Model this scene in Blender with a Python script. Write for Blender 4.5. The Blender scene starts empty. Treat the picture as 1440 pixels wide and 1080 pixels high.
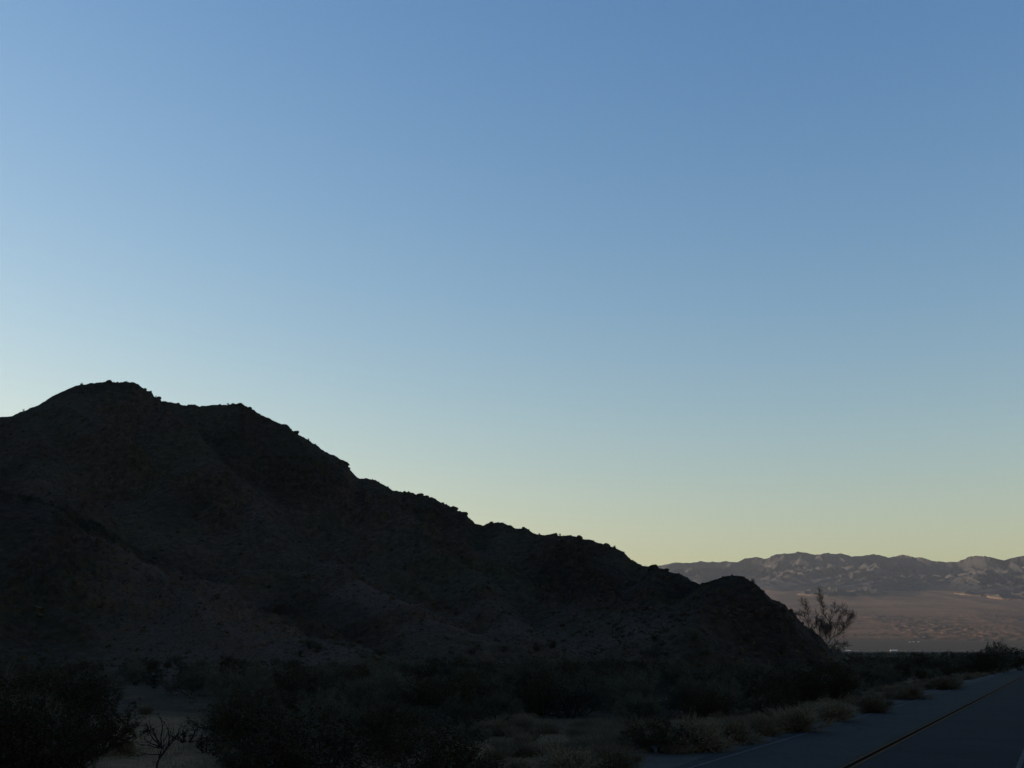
import bpy, math, random
import numpy as np
from mathutils import Vector, Matrix

random.seed(7); rng = np.random.default_rng(7)
sc = bpy.context.scene
COL = sc.collection

# ------------------------------------------------------------------ camera
F, HY, EYE = 1600.0, 905.0, 2.6            # focal length in photo pixels, eye-level row, eye height above the road plane
PITCH = math.atan((HY-540)/F)
def ray(px, py):
    cx, cy, cz = (px-720)/F, -(py-540)/F, 1.0
    d = np.array([cx, cz*math.cos(PITCH)-cy*math.sin(PITCH), cz*math.sin(PITCH)+cy*math.cos(PITCH)])
    return d/np.linalg.norm(d)
cam = bpy.data.cameras.new('camera'); cam_o = bpy.data.objects.new('camera', cam); COL.objects.link(cam_o)
cam.sensor_width = 36; cam.lens = F/1440*36; cam.clip_start = .5; cam.clip_end = 90000
cam_o.location = (0, 0, EYE); cam_o.rotation_euler = (math.pi/2+PITCH, 0, 0)
sc.camera = cam_o

# ------------------------------------------------------------------ light
SUN_AZ, SUN_EL = -70.0, 7.0                # degrees from the view direction, + to the right
w = bpy.data.worlds.new('World'); sc.world = w; w.use_nodes = True
nt = w.node_tree; bg = nt.nodes['Background']
sky = nt.nodes.new('ShaderNodeTexSky'); sky.sky_type = 'NISHITA'; sky.sun_disc = False
sky.sun_elevation = math.radians(SUN_EL); sky.sun_rotation = math.radians(SUN_AZ)
sky.altitude = 500; sky.air_density = 2.0; sky.dust_density = .3; sky.ozone_density = 1.0
sp = nt.nodes.new('ShaderNodeSeparateColor'); cb = nt.nodes.new('ShaderNodeCombineColor')
EXPO = 1.3
# colour response of the camera, per output channel: exponents on R, G, B and a log gain
SKY_M = [(1.238, .221, .137, 1.060), (.073, 1.104, -.008, .782), (.189, .015, .620, .840)]
sc_ = nt.nodes.new('ShaderNodeVectorMath'); sc_.operation = 'SCALE'; sc_.inputs[3].default_value = .1
nt.links.new(sky.outputs[0], sc_.inputs[0]); nt.links.new(sc_.outputs[0], sp.inputs[0])
def wm(op, A_, B_):
    n_ = nt.nodes.new('ShaderNodeMath'); n_.operation = op
    for q_, v_ in ((0, A_), (1, B_)):
        if isinstance(v_, float): n_.inputs[q_].default_value = v_
        else: nt.links.new(v_, n_.inputs[q_])
    return n_.outputs[0]
for i_, row in enumerate(SKY_M):
    pr = wm('MULTIPLY', wm('MULTIPLY', wm('POWER', sp.outputs[0], row[0]), wm('POWER', sp.outputs[1], row[1])), wm('POWER', sp.outputs[2], row[2]))
    nt.links.new(wm('MULTIPLY', pr, math.exp(row[3])/.1/2**EXPO), cb.inputs[i_])
nt.links.new(cb.outputs[0], bg.inputs[0]); bg.inputs[1].default_value = .10
sl = bpy.data.lights.new('sun', 'SUN'); so = bpy.data.objects.new('sun', sl); COL.objects.link(so)
sl.energy = 4.2; sl.angle = math.radians(.5); sl.color = (1, .80, .60)
a, e = math.radians(SUN_AZ), math.radians(SUN_EL)
sd = Vector((math.sin(a)*math.cos(e), math.cos(a)*math.cos(e), math.sin(e)))
so.rotation_euler = sd.to_track_quat('Z', 'Y').to_euler()
sc.view_settings.view_transform = 'Standard'; sc.view_settings.look = 'None'
sc.view_settings.exposure = EXPO; sc.view_settings.gamma = 1

# ------------------------------------------------------------------ noise
PERM = rng.permutation(4096)
def _h(ix, iy): return PERM[(PERM[ix & 4095] + iy) & 4095]
def perlin(x, y):
    x = np.asarray(x, float); y = np.asarray(y, float)
    ix = np.floor(x).astype(np.int64); iy = np.floor(y).astype(np.int64); fx = x-ix; fy = y-iy
    u = fx*fx*fx*(fx*(fx*6-15)+10); v = fy*fy*fy*(fy*(fy*6-15)+10)
    def g(i, j, dx, dy):
        t = _h(i, j)*(2*math.pi/4096)
        return np.cos(t)*dx+np.sin(t)*dy
    a = g(ix, iy, fx, fy); b = g(ix+1, iy, fx-1, fy); c = g(ix, iy+1, fx, fy-1); d = g(ix+1, iy+1, fx-1, fy-1)
    return ((a*(1-u)+b*u)*(1-v)+(c*(1-u)+d*u)*v)*1.5
def fbm(x, y, o=5, lac=2.03, gain=.5):
    s = 0; am = 1
    for i in range(o): s = s+am*perlin(x+17.3*i, y-9.1*i); x = x*lac; y = y*lac; am *= gain
    return s
def ridged(x, y, o=5, lac=2.07, gain=.5):
    s = 0; am = 1; wgt = 1; tot = 0
    for i in range(o):
        n = 1-np.abs(perlin(x+31.7*i, y+5.9*i))*1.6; n = np.clip(n, 0, 1)**2
        s = s+am*n*wgt; tot += am; wgt = np.clip(n*1.5, 0, 1); x = x*lac; y = y*lac; am *= gain
    return s/tot
def sstep(a, b, x): t = np.clip((x-a)/(b-a), 0, 1); return t*t*(3-2*t)

# ------------------------------------------------------------------ object helpers
def tag(o, label=None, cat=None, group=None, kind=None):
    if label: o['label'] = label
    if cat: o['category'] = cat
    if group: o['group'] = group
    if kind: o['kind'] = kind
    return o
def link(name, me, mats, parent=None):
    o = bpy.data.objects.new(name, me); COL.objects.link(o)
    for m in (mats if isinstance(mats, (list, tuple)) else [mats]): me.materials.append(m)
    if parent: o.parent = parent
    return o
def np_mesh(name, V, Q=None, T=None, smooth=False, attrs=None):
    me = bpy.data.meshes.new(name)
    nq = 0 if Q is None else len(Q); n3 = 0 if T is None else len(T)
    me.vertices.add(len(V)); me.vertices.foreach_set('co', np.ascontiguousarray(V, np.float32).ravel())
    loops = []; starts = []; tot = []
    if nq: loops.append(np.asarray(Q).ravel()); starts.append(np.arange(nq)*4); tot.append(np.full(nq, 4))
    if n3: loops.append(np.asarray(T).ravel()); starts.append(nq*4+np.arange(n3)*3); tot.append(np.full(n3, 3))
    L = np.concatenate(loops).astype(np.int32)
    me.loops.add(len(L)); me.loops.foreach_set('vertex_index', L)
    me.polygons.add(nq+n3); me.polygons.foreach_set('loop_start', np.concatenate(starts).astype(np.int32))
    me.polygons.foreach_set('loop_total', np.concatenate(tot).astype(np.int32))
    me.polygons.foreach_set('use_smooth', np.full(nq+n3, smooth))
    if attrs:
        for k, v in attrs.items():
            at = me.attributes.new(k, 'FLOAT', 'POINT'); at.data.foreach_set('value', np.ascontiguousarray(v, np.float32).ravel())
    me.update(calc_edges=True); me.validate()
    return me
def grid_faces(nr, nc):
    i = np.arange(nr-1)[:, None]*nc+np.arange(nc-1)[None, :]
    return np.stack([i, i+1, i+nc+1, i+nc], -1).reshape(-1, 4)   # rows outward, columns in azimuth

class MB:
    """collects tubes, slivers and leaves into one mesh"""
    def __init__(s): s.V = []; s.Q = []; s.T = []; s.n = 0
    def add(s, V, Q=None, T=None):
        V = np.asarray(V, float).reshape(-1, 3); s.V.append(V)
        if Q is not None and len(Q): s.Q.append(np.asarray(Q).reshape(-1, 4)+s.n)
        if T is not None and len(T): s.T.append(np.asarray(T).reshape(-1, 3)+s.n)
        s.n += len(V)
    def tube(s, P, R, k=4):
        P = np.asarray(P, float); n = len(P); ring = []
        for i in range(n):
            d = P[min(i+1, n-1)]-P[max(i-1, 0)]; d = d/(np.linalg.norm(d)+1e-9)
            u = np.cross(d, [.31, .17, .93] if abs(d[2]) < .9 else [1, .2, 0]); u /= np.linalg.norm(u)+1e-9; v = np.cross(d, u)
            for j in range(k):
                t = 2*math.pi*j/k; ring.append(P[i]+R[i]*(math.cos(t)*u+math.sin(t)*v))
        Q = [(i*k+j, i*k+(j+1) % k, (i+1)*k+(j+1) % k, (i+1)*k+j) for i in range(n-1) for j in range(k)]
        s.add(ring, Q)
    def slivers(s, B, D, L, W):
        """thin twigs: a triangle from B along D (unit) of length L, width W"""
        B = np.asarray(B); D = np.asarray(D); n = len(B)
        r = rng.normal(size=(n, 3)); sd_ = np.cross(D, r); sd_ /= np.linalg.norm(sd_, axis=1)[:, None]+1e-9
        W = (np.zeros(n)+W)[:, None]; L = (np.zeros(n)+L)[:, None]
        mid = B+D*L*.5+sd_*L*.03
        V = np.stack([B-sd_*W*.5, B+sd_*W*.5, mid+sd_*W*.4, B+D*L, mid-sd_*W*.4], 1).reshape(-1, 3)
        i = np.arange(n)*5
        s.add(V, np.stack([i, i+1, i+2, i+4], 1), np.stack([i+4, i+2, i+3], 1))
    def leaves(s, C, S):
        C = np.asarray(C); n = len(C); a = rng.normal(size=(n, 3)); a /= np.linalg.norm(a, axis=1)[:, None]
        b = np.cross(a, rng.normal(size=(n, 3))); b /= np.linalg.norm(b, axis=1)[:, None]
        S = (np.zeros(n)+S)[:, None]
        V = np.stack([C-a*S*.6, C+b*S*.28, C+a*S*.6, C-b*S*.28], 1).reshape(-1, 3); i = np.arange(n)*4
        s.add(V, np.stack([i, i+1, i+2, i+3], 1))
    def mesh(s, name, smooth=False):
        return np_mesh(name, np.concatenate(s.V), np.concatenate(s.Q) if s.Q else None, np.concatenate(s.T) if s.T else None, smooth)

# ------------------------------------------------------------------ materials
def mat(name, rough=.95, spec=.1):
    m = bpy.data.materials.new(name); m.use_nodes = True; t = m.node_tree; b = t.nodes['Principled BSDF']
    b.inputs['Roughness'].default_value = rough; b.inputs['Specular IOR Level'].default_value = spec
    return m, t, b
def noise_node(t, scale, detail=6, rough=.6, coord=None, vec_scale=None):
    n = t.nodes.new('ShaderNodeTexNoise'); n.inputs['Scale'].default_value = scale; n.inputs['Detail'].default_value = detail
    n.inputs['Roughness'].default_value = rough
    if coord is None:
        coord = t.nodes.new('ShaderNodeNewGeometry').outputs['Position']
    if vec_scale:
        mp = t.nodes.new('ShaderNodeMapping'); mp.inputs['Scale'].default_value = vec_scale[0]; mp.inputs['Rotation'].default_value = vec_scale[1]
        t.links.new(coord, mp.inputs['Vector']); coord = mp.outputs[0]
    t.links.new(coord, n.inputs['Vector']); return n.outputs['Fac']
def ramp(t, fac, stops):
    r = t.nodes.new('ShaderNodeValToRGB'); el = r.color_ramp.elements
    while len(el) < len(stops): el.new(.5)
    for q, (p, c) in zip(el, stops): q.position = p; q.color = (*c, 1) if len(c) == 3 else c
    t.links.new(fac, r.inputs[0]); return r.outputs[0]
def mix(t, fac, A, B, mode='MIX'):
    m = t.nodes.new('ShaderNodeMix'); m.data_type = 'RGBA'; m.blend_type = mode
    for s, v in ((0, fac), (6, A), (7, B)):
        if isinstance(v, (int, float)): m.inputs[s].default_value = v
        elif isinstance(v, tuple): m.inputs[s].default_value = (*v, 1)
        else: t.links.new(v, m.inputs[s])
    return m.outputs[2]
def math_n(t, op, A, B=0.0, clamp=False):
    m = t.nodes.new('ShaderNodeMath'); m.operation = op; m.use_clamp = clamp
    for s, v in ((0, A), (1, B)):
        if isinstance(v, (int, float)): m.inputs[s].default_value = v
        else: t.links.new(v, m.inputs[s])
    return m.outputs[0]
def attr(t, name):
    n = t.nodes.new('ShaderNodeAttribute'); n.attribute_name = name; return n.outputs['Fac']
def bump(t, b, h, strength, dist):
    n = t.nodes.new('ShaderNodeBump'); n.inputs['Strength'].default_value = strength; n.inputs['Distance'].default_value = dist
    t.links.new(h, n.inputs['Height']); t.links.new(n.outputs[0], b.inputs['Normal'])
def plant_mat(name, c0, c1, rough=.9, transl=0.0):
    m, t, b = mat(name, rough, .08)
    oi = t.nodes.new('ShaderNodeObjectInfo')
    tc = t.nodes.new('ShaderNodeTexCoord')
    n = noise_node(t, 2.3, 3, .6, tc.outputs['Object'])
    f = math_n(t, 'ADD', math_n(t, 'MULTIPLY', n, .7), math_n(t, 'MULTIPLY', oi.outputs['Random'], .45))
    t.links.new(ramp(t, f, [(.25, c0), (.8, c1)]), b.inputs['Base Color'])
    return m

# rock of the near hill
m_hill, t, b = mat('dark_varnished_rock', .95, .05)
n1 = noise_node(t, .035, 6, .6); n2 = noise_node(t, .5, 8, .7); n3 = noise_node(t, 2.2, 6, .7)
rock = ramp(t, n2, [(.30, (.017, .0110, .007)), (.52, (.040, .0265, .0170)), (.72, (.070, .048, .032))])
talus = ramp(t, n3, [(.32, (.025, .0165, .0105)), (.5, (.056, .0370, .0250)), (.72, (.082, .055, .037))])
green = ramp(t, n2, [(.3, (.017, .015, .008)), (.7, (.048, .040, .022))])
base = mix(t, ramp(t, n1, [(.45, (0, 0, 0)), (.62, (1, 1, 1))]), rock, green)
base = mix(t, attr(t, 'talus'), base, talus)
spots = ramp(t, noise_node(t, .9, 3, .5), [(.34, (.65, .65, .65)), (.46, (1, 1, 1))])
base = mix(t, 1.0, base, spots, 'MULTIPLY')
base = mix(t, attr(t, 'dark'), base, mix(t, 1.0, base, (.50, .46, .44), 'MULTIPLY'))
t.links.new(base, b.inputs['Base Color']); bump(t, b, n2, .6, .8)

# desert floor, near sand and gravel, far bajada
m_ground, t, b = mat('desert_ground', .95, .05)
n1 = noise_node(t, .12, 5, .6); n2 = noise_node(t, 3.5, 8, .7); n3 = noise_node(t, 40, 4, .7)
sand = ramp(t, n2, [(.3, (.080, .045, .020)), (.5, (.140, .080, .036)), (.7, (.19, .112, .053))])
peb = ramp(t, n3, [(.35, (.45, .45, .45)), (.5, (1, 1, 1)), (.68, (1.25, 1.25, 1.28))])
near = mix(t, 1.0, sand, peb, 'MULTIPLY')
near = mix(t, ramp(t, n1, [(.45, (0, 0, 0)), (.65, (.6, .6, .6))]), near, (.085, .058, .034))
near = mix(t, attr(t, 'litter'), near, (.022, .0155, .010))
f1 = noise_node(t, .0016, 7, .6, None, ((.35, 1.6, 1), (0, 0, .15))); f2 = noise_node(t, .02, 6, .7, None, ((.5, 2, 1), (0, 0, 0)))
far = ramp(t, f1, [(.35, (.078, .048, .029)), (.5, (.110, .067, .040)), (.66, (.140, .085, .051))])
far = mix(t, 1.0, far, ramp(t, f2, [(.35, (.60, .64, .72)), (.55, (1.05, 1, 1))]), 'MULTIPLY')
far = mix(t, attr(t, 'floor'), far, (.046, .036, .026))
t.links.new(mix(t, attr(t, 'far'), near, far), b.inputs['Base Color']); bump(t, b, n3, .5, .02)

m_mtn, t, b = mat('mountain_rock', .95, .05)
f1 = noise_node(t, .0012, 8, .65); f2 = noise_node(t, .008, 6, .65)
c = ramp(t, f1, [(.35, (.023, .022, .021)), (.5, (.033, .031, .030)), (.68, (.047, .042, .037))])
c = mix(t, 1.0, c, ramp(t, f2, [(.3, (.8, .8, .8)), (.7, (1.1, 1.1, 1.1))]), 'MULTIPLY')
c = mix(t, attr(t, 'floor'), c, (.112, .068, .041))
t.links.new(c, b.inputs['Base Color'])

m_road, t, b = mat('asphalt', .95, .05)
n1 = noise_node(t, .35, 6, .65); n2 = noise_node(t, 60, 3, .7); n4 = noise_node(t, 1.2, 4, .6, None, ((3, .12, 1), (0, 0, math.radians(25))))
c = ramp(t, n1, [(.3, (.0160, .0178, .0190)), (.7, (.0235, .0260, .0275))])
c = mix(t, 1.0, c, ramp(t, n2, [(.35, (.75, .75, .75)), (.65, (1.2, 1.2, 1.2))]), 'MULTIPLY')
c = mix(t, 1.0, c, ramp(t, n4, [(.3, (.82, .82, .82)), (.7, (1.1, 1.1, 1.1))]), 'MULTIPLY')
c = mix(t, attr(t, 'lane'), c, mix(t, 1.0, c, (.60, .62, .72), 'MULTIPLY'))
vo = t.nodes.new('ShaderNodeTexVoronoi'); vo.feature = 'DISTANCE_TO_EDGE'; vo.inputs['Scale'].default_value = .22
wv = t.nodes.new('ShaderNodeVectorMath'); wv.operation = 'ADD'; nn = t.nodes.new('ShaderNodeTexNoise'); nn.inputs['Scale'].default_value = .9; nn.inputs['Detail'].default_value = 6
gp = t.nodes.new('ShaderNodeNewGeometry').outputs['Position']; t.links.new(gp, nn.inputs['Vector']); t.links.new(gp, wv.inputs[0]); t.links.new(nn.outputs['Color'], wv.inputs[1]); t.links.new(wv.outputs[0], vo.inputs['Vector'])
c = mix(t, 1.0, c, ramp(t, vo.outputs['Distance'], [(.0, (.45, .45, .45)), (.012, (1, 1, 1))]), 'MULTIPLY')
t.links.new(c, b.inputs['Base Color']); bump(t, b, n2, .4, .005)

m_gravel, t, b = mat('gravel_shoulder', .95, .1)
n2 = noise_node(t, 25, 5, .7); n1 = noise_node(t, .9, 5, .6)
c = ramp(t, n2, [(.3, (.022, .020, .018)), (.5, (.038, .035, .032)), (.7, (.056, .052, .047))])
c = mix(t, 1.0, c, ramp(t, n1, [(.3, (.6, .6, .6)), (.7, (1.1, 1.1, 1.1))]), 'MULTIPLY')
t.links.new(c, b.inputs['Base Color']); bump(t, b, n2, .6, .02)

def paint(name, col):
    m, t, b = mat(name, .95, .05); n = noise_node(t, 9, 6, .7)
    t.links.new(ramp(t, n, [(.3, tuple(x*.35 for x in col)), (.6, col)]), b.inputs['Base Color']); return m
m_white = paint('worn_white_paint', (.066, .066, .066)); m_yellow = paint('worn_yellow_paint', (.090, .040, .004))

m_creo_l = plant_mat('creosote_leaf', (.012, .010, .005), (.030, .026, .012))
m_creo_s = plant_mat('dark_bark', (.011, .008, .006), (.022, .017, .011))
m_palo_l = plant_mat('palo_verde_twig', (.030, .029, .020), (.064, .061, .042))
m_palo_s = plant_mat('grey_bark', (.014, .014, .012), (.030, .030, .026))
m_burs = plant_mat('bursage_twig', (.058, .045, .028), (.130, .102, .064))
m_straw = plant_mat('dry_straw', (.045, .036, .024), (.105, .084, .054))
m_dead = plant_mat('dead_wood', (.006, .0055, .005), (.013, .012, .010))
m_tree_l = plant_mat('tree_twig', (.028, .028, .024), (.050, .049, .042))
m_build, t, b = mat('white_wall', .7, .3); b.inputs['Base Color'].default_value = (.16, .14, .11, 1)
m_roof, t, b = mat('white_metal_roof', .45, .5); b.inputs['Base Color'].default_value = (.42, .41, .38, 1)
m_dark, t, b = mat('dark_opening', .6, .3); b.inputs['Base Color'].default_value = (.05, .05, .05, 1)
m_hwy, t, b = mat('pale_highway', .9, .1)
t.links.new(ramp(t, noise_node(t, .02, 4, .6), [(.3, (.07, .065, .055)), (.7, (.12, .11, .09))]), b.inputs['Base Color'])

# ------------------------------------------------------------------ road frame
rd = ray(1492, 924); RTH = math.atan2(rd[0], rd[1]); RK = -rd[2]/math.hypot(rd[0], rd[1])
RS, RC = math.sin(RTH), math.cos(RTH)
def s_of(x, y): return x*RS+y*RC
def l_of(x, y): return x*RC-y*RS                  # + to the right of the road axis
def xy(s, l): return s*RS+l*RC, s*RC-l*RS
def road_z(s): return -RK*s                       # ground level 0 at the camera's foot (eye at EYE)
PROF_Y = np.array([-1e5, -60, 0, 500, 900, 2000, 3500, 4600, 6500, 8500, 10500, 14000, 22000, 60000])
PROF_Z = np.array([0, .6, 0, 0, 0, -19.5+2.6, -21.5+2.6, 15, 132, 292, 492, 640, 640, 640])
def ground_z(x, y, detail=True):
    s = s_of(x, y); r = np.hypot(x, y); l = l_of(x, y)
    near = -RK*np.clip(s, -200, 700)
    farz = np.interp(y, PROF_Y, PROF_Z)
    k = sstep(700, 1900, np.maximum(y, s))
    z = near*(1-k)+farz*k
    if detail:
        off = sstep(9.6, 16, np.abs(l+4.85)-0.0)   # flat along the road
        z = z+off*(.10*fbm(x/7, y/7, 4)+.04*perlin(x/1.3, y/1.3))*(1-sstep(300, 900, r))
        z = z-.16*sstep(4.3, 6.2, np.abs(l+4.85))*(1-sstep(500, 900, r))
        m = sstep(4300, 4900, y)*(1-sstep(6300, 7600, y))
        bad = ridged(x/85+.8*perlin(x/150, y/200), y/95+.6*perlin(x/130+4, y/170), 5)
        z = z+m*(bad-.25)*8*(.35+.65*sstep(-.25, .35, perlin(x/900+3, y/1400)))
        m2 = sstep(5000, 7000, y)
        z = z+m2*(ridged(x/700, y/2300, 4)-.3)*10
    return z

# ------------------------------------------------------------------ ground sheet (one polar sheet out to the horizon)
azv = np.radians(np.concatenate([np.linspace(-180, -30, 90, endpoint=False), np.linspace(-30, -4, 330, endpoint=False),
                                 np.linspace(-4, 27, 620, endpoint=False), np.linspace(27, 180, 90)]))
rv = np.concatenate([[.01], np.geomspace(2, 15, 14, endpoint=False), np.geomspace(15, 200, 230, endpoint=False), np.geomspace(200, 3500, 110, endpoint=False),
                     np.linspace(3500, 12000, 330, endpoint=False), np.geomspace(12000, 60000, 30)])
A, R = np.meshgrid(azv, rv); X = R*np.sin(A); Y = R*np.cos(A); Z = ground_z(X, Y)
V = np.stack([X, Y, Z], -1).reshape(-1, 3)
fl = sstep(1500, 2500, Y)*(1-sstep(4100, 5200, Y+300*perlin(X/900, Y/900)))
_cx, _cy = 0, 0
_a = np.degrees(np.arctan2(X, Y)); _r = np.hypot(X, Y)
wash = np.exp(-((_a+17.2-.02*(_r-30))/2.3)**2)*(1-sstep(48, 62, _r))+.7*np.exp(-((_a-1.5)/4.5)**2-((_r-35)/6)**2)+np.exp(-((l_of(X, Y)+12.5)/3.2)**2)
LIT = np.clip(1-1.5*wash+.35*perlin(X/2.5, Y/2.5), 0, 1)*.95
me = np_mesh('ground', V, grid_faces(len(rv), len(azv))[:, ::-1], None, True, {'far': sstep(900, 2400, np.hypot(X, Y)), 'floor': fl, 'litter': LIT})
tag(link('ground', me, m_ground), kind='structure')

# ------------------------------------------------------------------ silhouettes traced as bearings and elevation angles
def az_el(pts):
    out = []
    for px, py in pts:
        d = ray(px, py); out.append((math.atan2(d[0], d[1]), d[2]/math.hypot(d[0], d[1])))
    out = np.array(out); return out[:, 0], out[:, 1]
hill_px = [(-1100, 600), (-700, 590), (-400, 560), (-230, 566), (-120, 592), (-40, 592), (0, 586), (16, 586), (25, 581), (40, 575), (55, 569), (65, 563), (80, 554), (97, 546), (106, 543), (115, 541), (128, 539), (140, 538), (150, 537), (165, 538),
 (175, 536), (188, 538), (195, 540), (200, 545), (207, 550), (213, 550), (217, 558), (224, 558), (228, 565), (240, 566), (255, 569), (267, 570), (272, 569), (281, 571), (290, 570), (310, 569), (322, 569), (327, 567.5), (335, 569), (345, 571),
 (358, 577), (365, 582), (380, 589), (392, 595), (404, 598), (411, 605), (428, 616), (445, 626), (457, 635), (472, 642), (484, 648), (489, 654), (492, 660), (500, 669), (506, 673), (515, 673), (528, 675), (533, 679), (545, 684), (552, 690),
 (566, 691), (575, 692), (588, 696), (600, 697), (608, 700), (620, 707), (626, 709), (634, 712), (640, 714), (646, 720), (655, 723), (662, 730), (668, 736), (680, 739), (690, 735), (705, 735), (715, 738), (725, 743), (740, 743), (750, 750),
 (765, 753), (775, 751.5), (790, 753), (800, 753), (813, 755), (820, 758), (832, 759), (840, 763), (850, 766), (863, 770), (875, 775), (888, 787), (905, 796), (915, 797), (930, 799), (945, 805), (960, 808), (972, 817), (985, 821),
 (997, 818), (1010, 814), (1020, 810), (1030, 808.5), (1047, 811), (1060, 820), (1068, 825), (1075, 833), (1085, 842), (1100, 849), (1103, 849), (1110, 858), (1118, 862), (1122, 870), (1130, 878), (1140, 886), (1152, 893), (1162, 905), (1172, 918), (1185, 930), (1200, 937)]
ha, he = az_el(hill_px)
# left of the frame the unseen ridge is raised and set back for shade
ha = np.concatenate([np.radians([-150, -130, -110, -95, -80, -65, -42]), ha[4:]]); he = np.concatenate([[.01, .10, .22, .29, .31, .31, .29], he[4:]])
haz = np.radians(np.concatenate([np.linspace(-150, -27, 170, endpoint=False), np.linspace(-27, 17.2, 900)]))
targ = np.interp(haz, ha, he)
targ = targ+(.00055*fbm(haz*400/2.0, haz*0+3.3, 3, gain=.7)+.0006*np.clip(perlin(haz*400/3.1, haz*0+8.8)-.25, 0, 1))
cr = np.radians
Bd = np.interp(haz, cr([-150, -60, -24, -12, 0, 8, 13, 17.2]), [230, 190, 165, 172, 190, 195, 190, 186])
Rd = np.interp(haz, cr([-150, -80, -60, -42, -30, -24, -17, -8, 0, 6, 9, 11, 13.5, 17.2]), [480, 600, 680, 640, 500, 420, 420, 380, 335, 300, 262, 238, 222, 214])
U = np.concatenate([np.linspace(-.15, 0, 14, endpoint=False), np.linspace(0, 1.12, 330, endpoint=False), np.geomspace(1.12, 2.6, 40)])
A, UU = np.meshgrid(haz, U); B2 = Bd[None, :]; R2 = Rd[None, :]
R = B2+UU*(R2-B2); X = R*np.sin(A); Y = R*np.cos(A)
G = ground_z(X, Y, False)
uc = np.clip(UU, 0, 1)
prof = .20*uc+.80*uc**1.95
prof = prof*(1-sstep(1.0, 2.6, UU))
Hc = (targ*Rd)[None, :]+EYE-ground_z(Rd*np.sin(haz), Rd*np.cos(haz), False)[None, :]
Hc = np.maximum(Hc, .2)
# spurs and gullies run down to the right
wx = X+14*perlin(X/70, Y/70); wy = Y+14*perlin(X/70+9, Y/70+4)
q = .62*wx+.78*wy; al = .78*wx-.62*wy
spur = ridged(q/62+.3, al/190+1.1, 4, gain=.45)
iso = fbm(X/38, Y/38, 4)
env = np.sin(np.pi*np.clip(UU, 0, 1)**.8)**.8*.95+.12*sstep(.8, 1, UU)
big = np.clip(Hc, 0, 90)/90
dip = 1-.42*np.exp(-((UU-.48)/.22)**2)*(1-sstep(-11, -5, np.degrees(A)))
z = prof*Hc*dip+env*((spur-.42)*24+iso*3.6)*(.15+.85*big)*sstep(.0, .12, UU)
def crest_line(pts, slope, soft=2.0, rough=1.0):
    P3 = []
    for px, py, r_ in pts:
        d_ = ray(px, py); hh = math.hypot(d_[0], d_[1]); P3.append((d_[0]/hh*r_, d_[1]/hh*r_, EYE+d_[2]/hh*r_))
    best = np.full(X.shape, -1e3); jx = X+5*perlin(X/24, Y/24)*rough; jy = Y+5*perlin(X/24+7, Y/24+3)*rough
    for (x0, y0, z0), (x1, y1, z1) in zip(P3[:-1], P3[1:]):
        dx, dy = x1-x0, y1-y0; t_ = np.clip(((jx-x0)*dx+(jy-y0)*dy)/(dx*dx+dy*dy), 0, 1)
        dd = np.sqrt((jx-x0-t_*dx)**2+(jy-y0-t_*dy)**2+soft*soft)-soft
        best = np.maximum(best, z0+t_*(z1-z0)-slope*dd)
    return best-G
def smax(a_, b_, k_): h_ = np.clip(.5+.5*(a_-b_)/k_, 0, 1); return b_+(a_-b_)*h_+k_*h_*(1-h_)
near_sp = crest_line([(-330, 560, 350), (-150, 640, 325), (0, 690, 300), (60, 715, 288), (150, 765, 268), (260, 828, 243), (340, 862, 224), (430, 897, 205), (500, 918, 192)], .46)
z_before = z
for sp_ in (near_sp, crest_line([(330, 815, 312), (385, 797, 300), (440, 787, 288), (500, 812, 264), (560, 846, 238), (630, 878, 214)], .5),
            crest_line([(235, 578, 398), (290, 640, 368), (350, 705, 338), (420, 765, 308)], .62), crest_line([(60, 575, 404), (40, 640, 372), (90, 690, 340)], .62),
            crest_line([(540, 690, 360), (600, 755, 322), (660, 815, 280), (700, 862, 240), (730, 895, 214)], .55), crest_line([(800, 762, 318), (850, 812, 276), (880, 858, 240), (905, 895, 214)], .55),
            crest_line([(1030, 815, 238), (1010, 850, 220), (985, 890, 204)], .6), crest_line([(935, 805, 268), (940, 850, 238), (960, 890, 212)], .6)):
    z = np.where(UU > 0, smax(sp_, z, 2.0), z)
mask = sstep(-.15, .25, perlin(X/26+5, Y/26)+.7*(spur-.45)+.25*(UU-.5))
crag = (ridged(X/7.5, Y/7.5, 4, gain=.6)-.4)*2.3*mask+fbm(X/2.2, Y/2.2, 3, gain=.6)*.42*(.45+.55*mask)
z = z+crag*np.clip(Hc/22, .12, 1)*sstep(0, .1, UU)*(1-.6*sstep(.9, 1.0, UU))
def fit(z, EL):
    """scale each bearing so that the ridge line has the height seen in the photograph"""
    el = (z+G-EYE)/R; cur = el.max(0)
    return z+0*EL, cur
for it in range(3):
    el = (z+G-EYE)/R; k = el.argmax(0); c = np.arange(len(haz))
    zt = targ*R[k, c]+EYE-G[k, c]; ratio = zt/np.maximum(z[k, c], .3); ratio = np.clip(ratio, .2, 4)
    if it < 2:
        ker = np.hanning(41); ker /= ker.sum(); ratio = np.convolve(np.pad(ratio, 20, 'edge'), ker, 'valid')
        z = z*(1+(ratio[None, :]-1)*sstep(-.02, .25, UU))
    else:
        z = z+(zt-z[k, c])[None, :]*np.exp(-((UU-UU[k, c][None, :])/.07)**2)
z = np.where(UU < 0, -1.2*(-UU/.15), z); z = np.maximum(z, -1.5)
z = np.where(UU > 1.9, z-2.5*sstep(1.9, 2.6, UU), z)
tal = sstep(.05, .45, perlin(X/60-2.3, Y/60+7.7)-1.2*(spur-.5)+.35)*(1-sstep(.35, .72, UU+.15*perlin(X/20, Y/20)))*(1-.85*mask)
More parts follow.
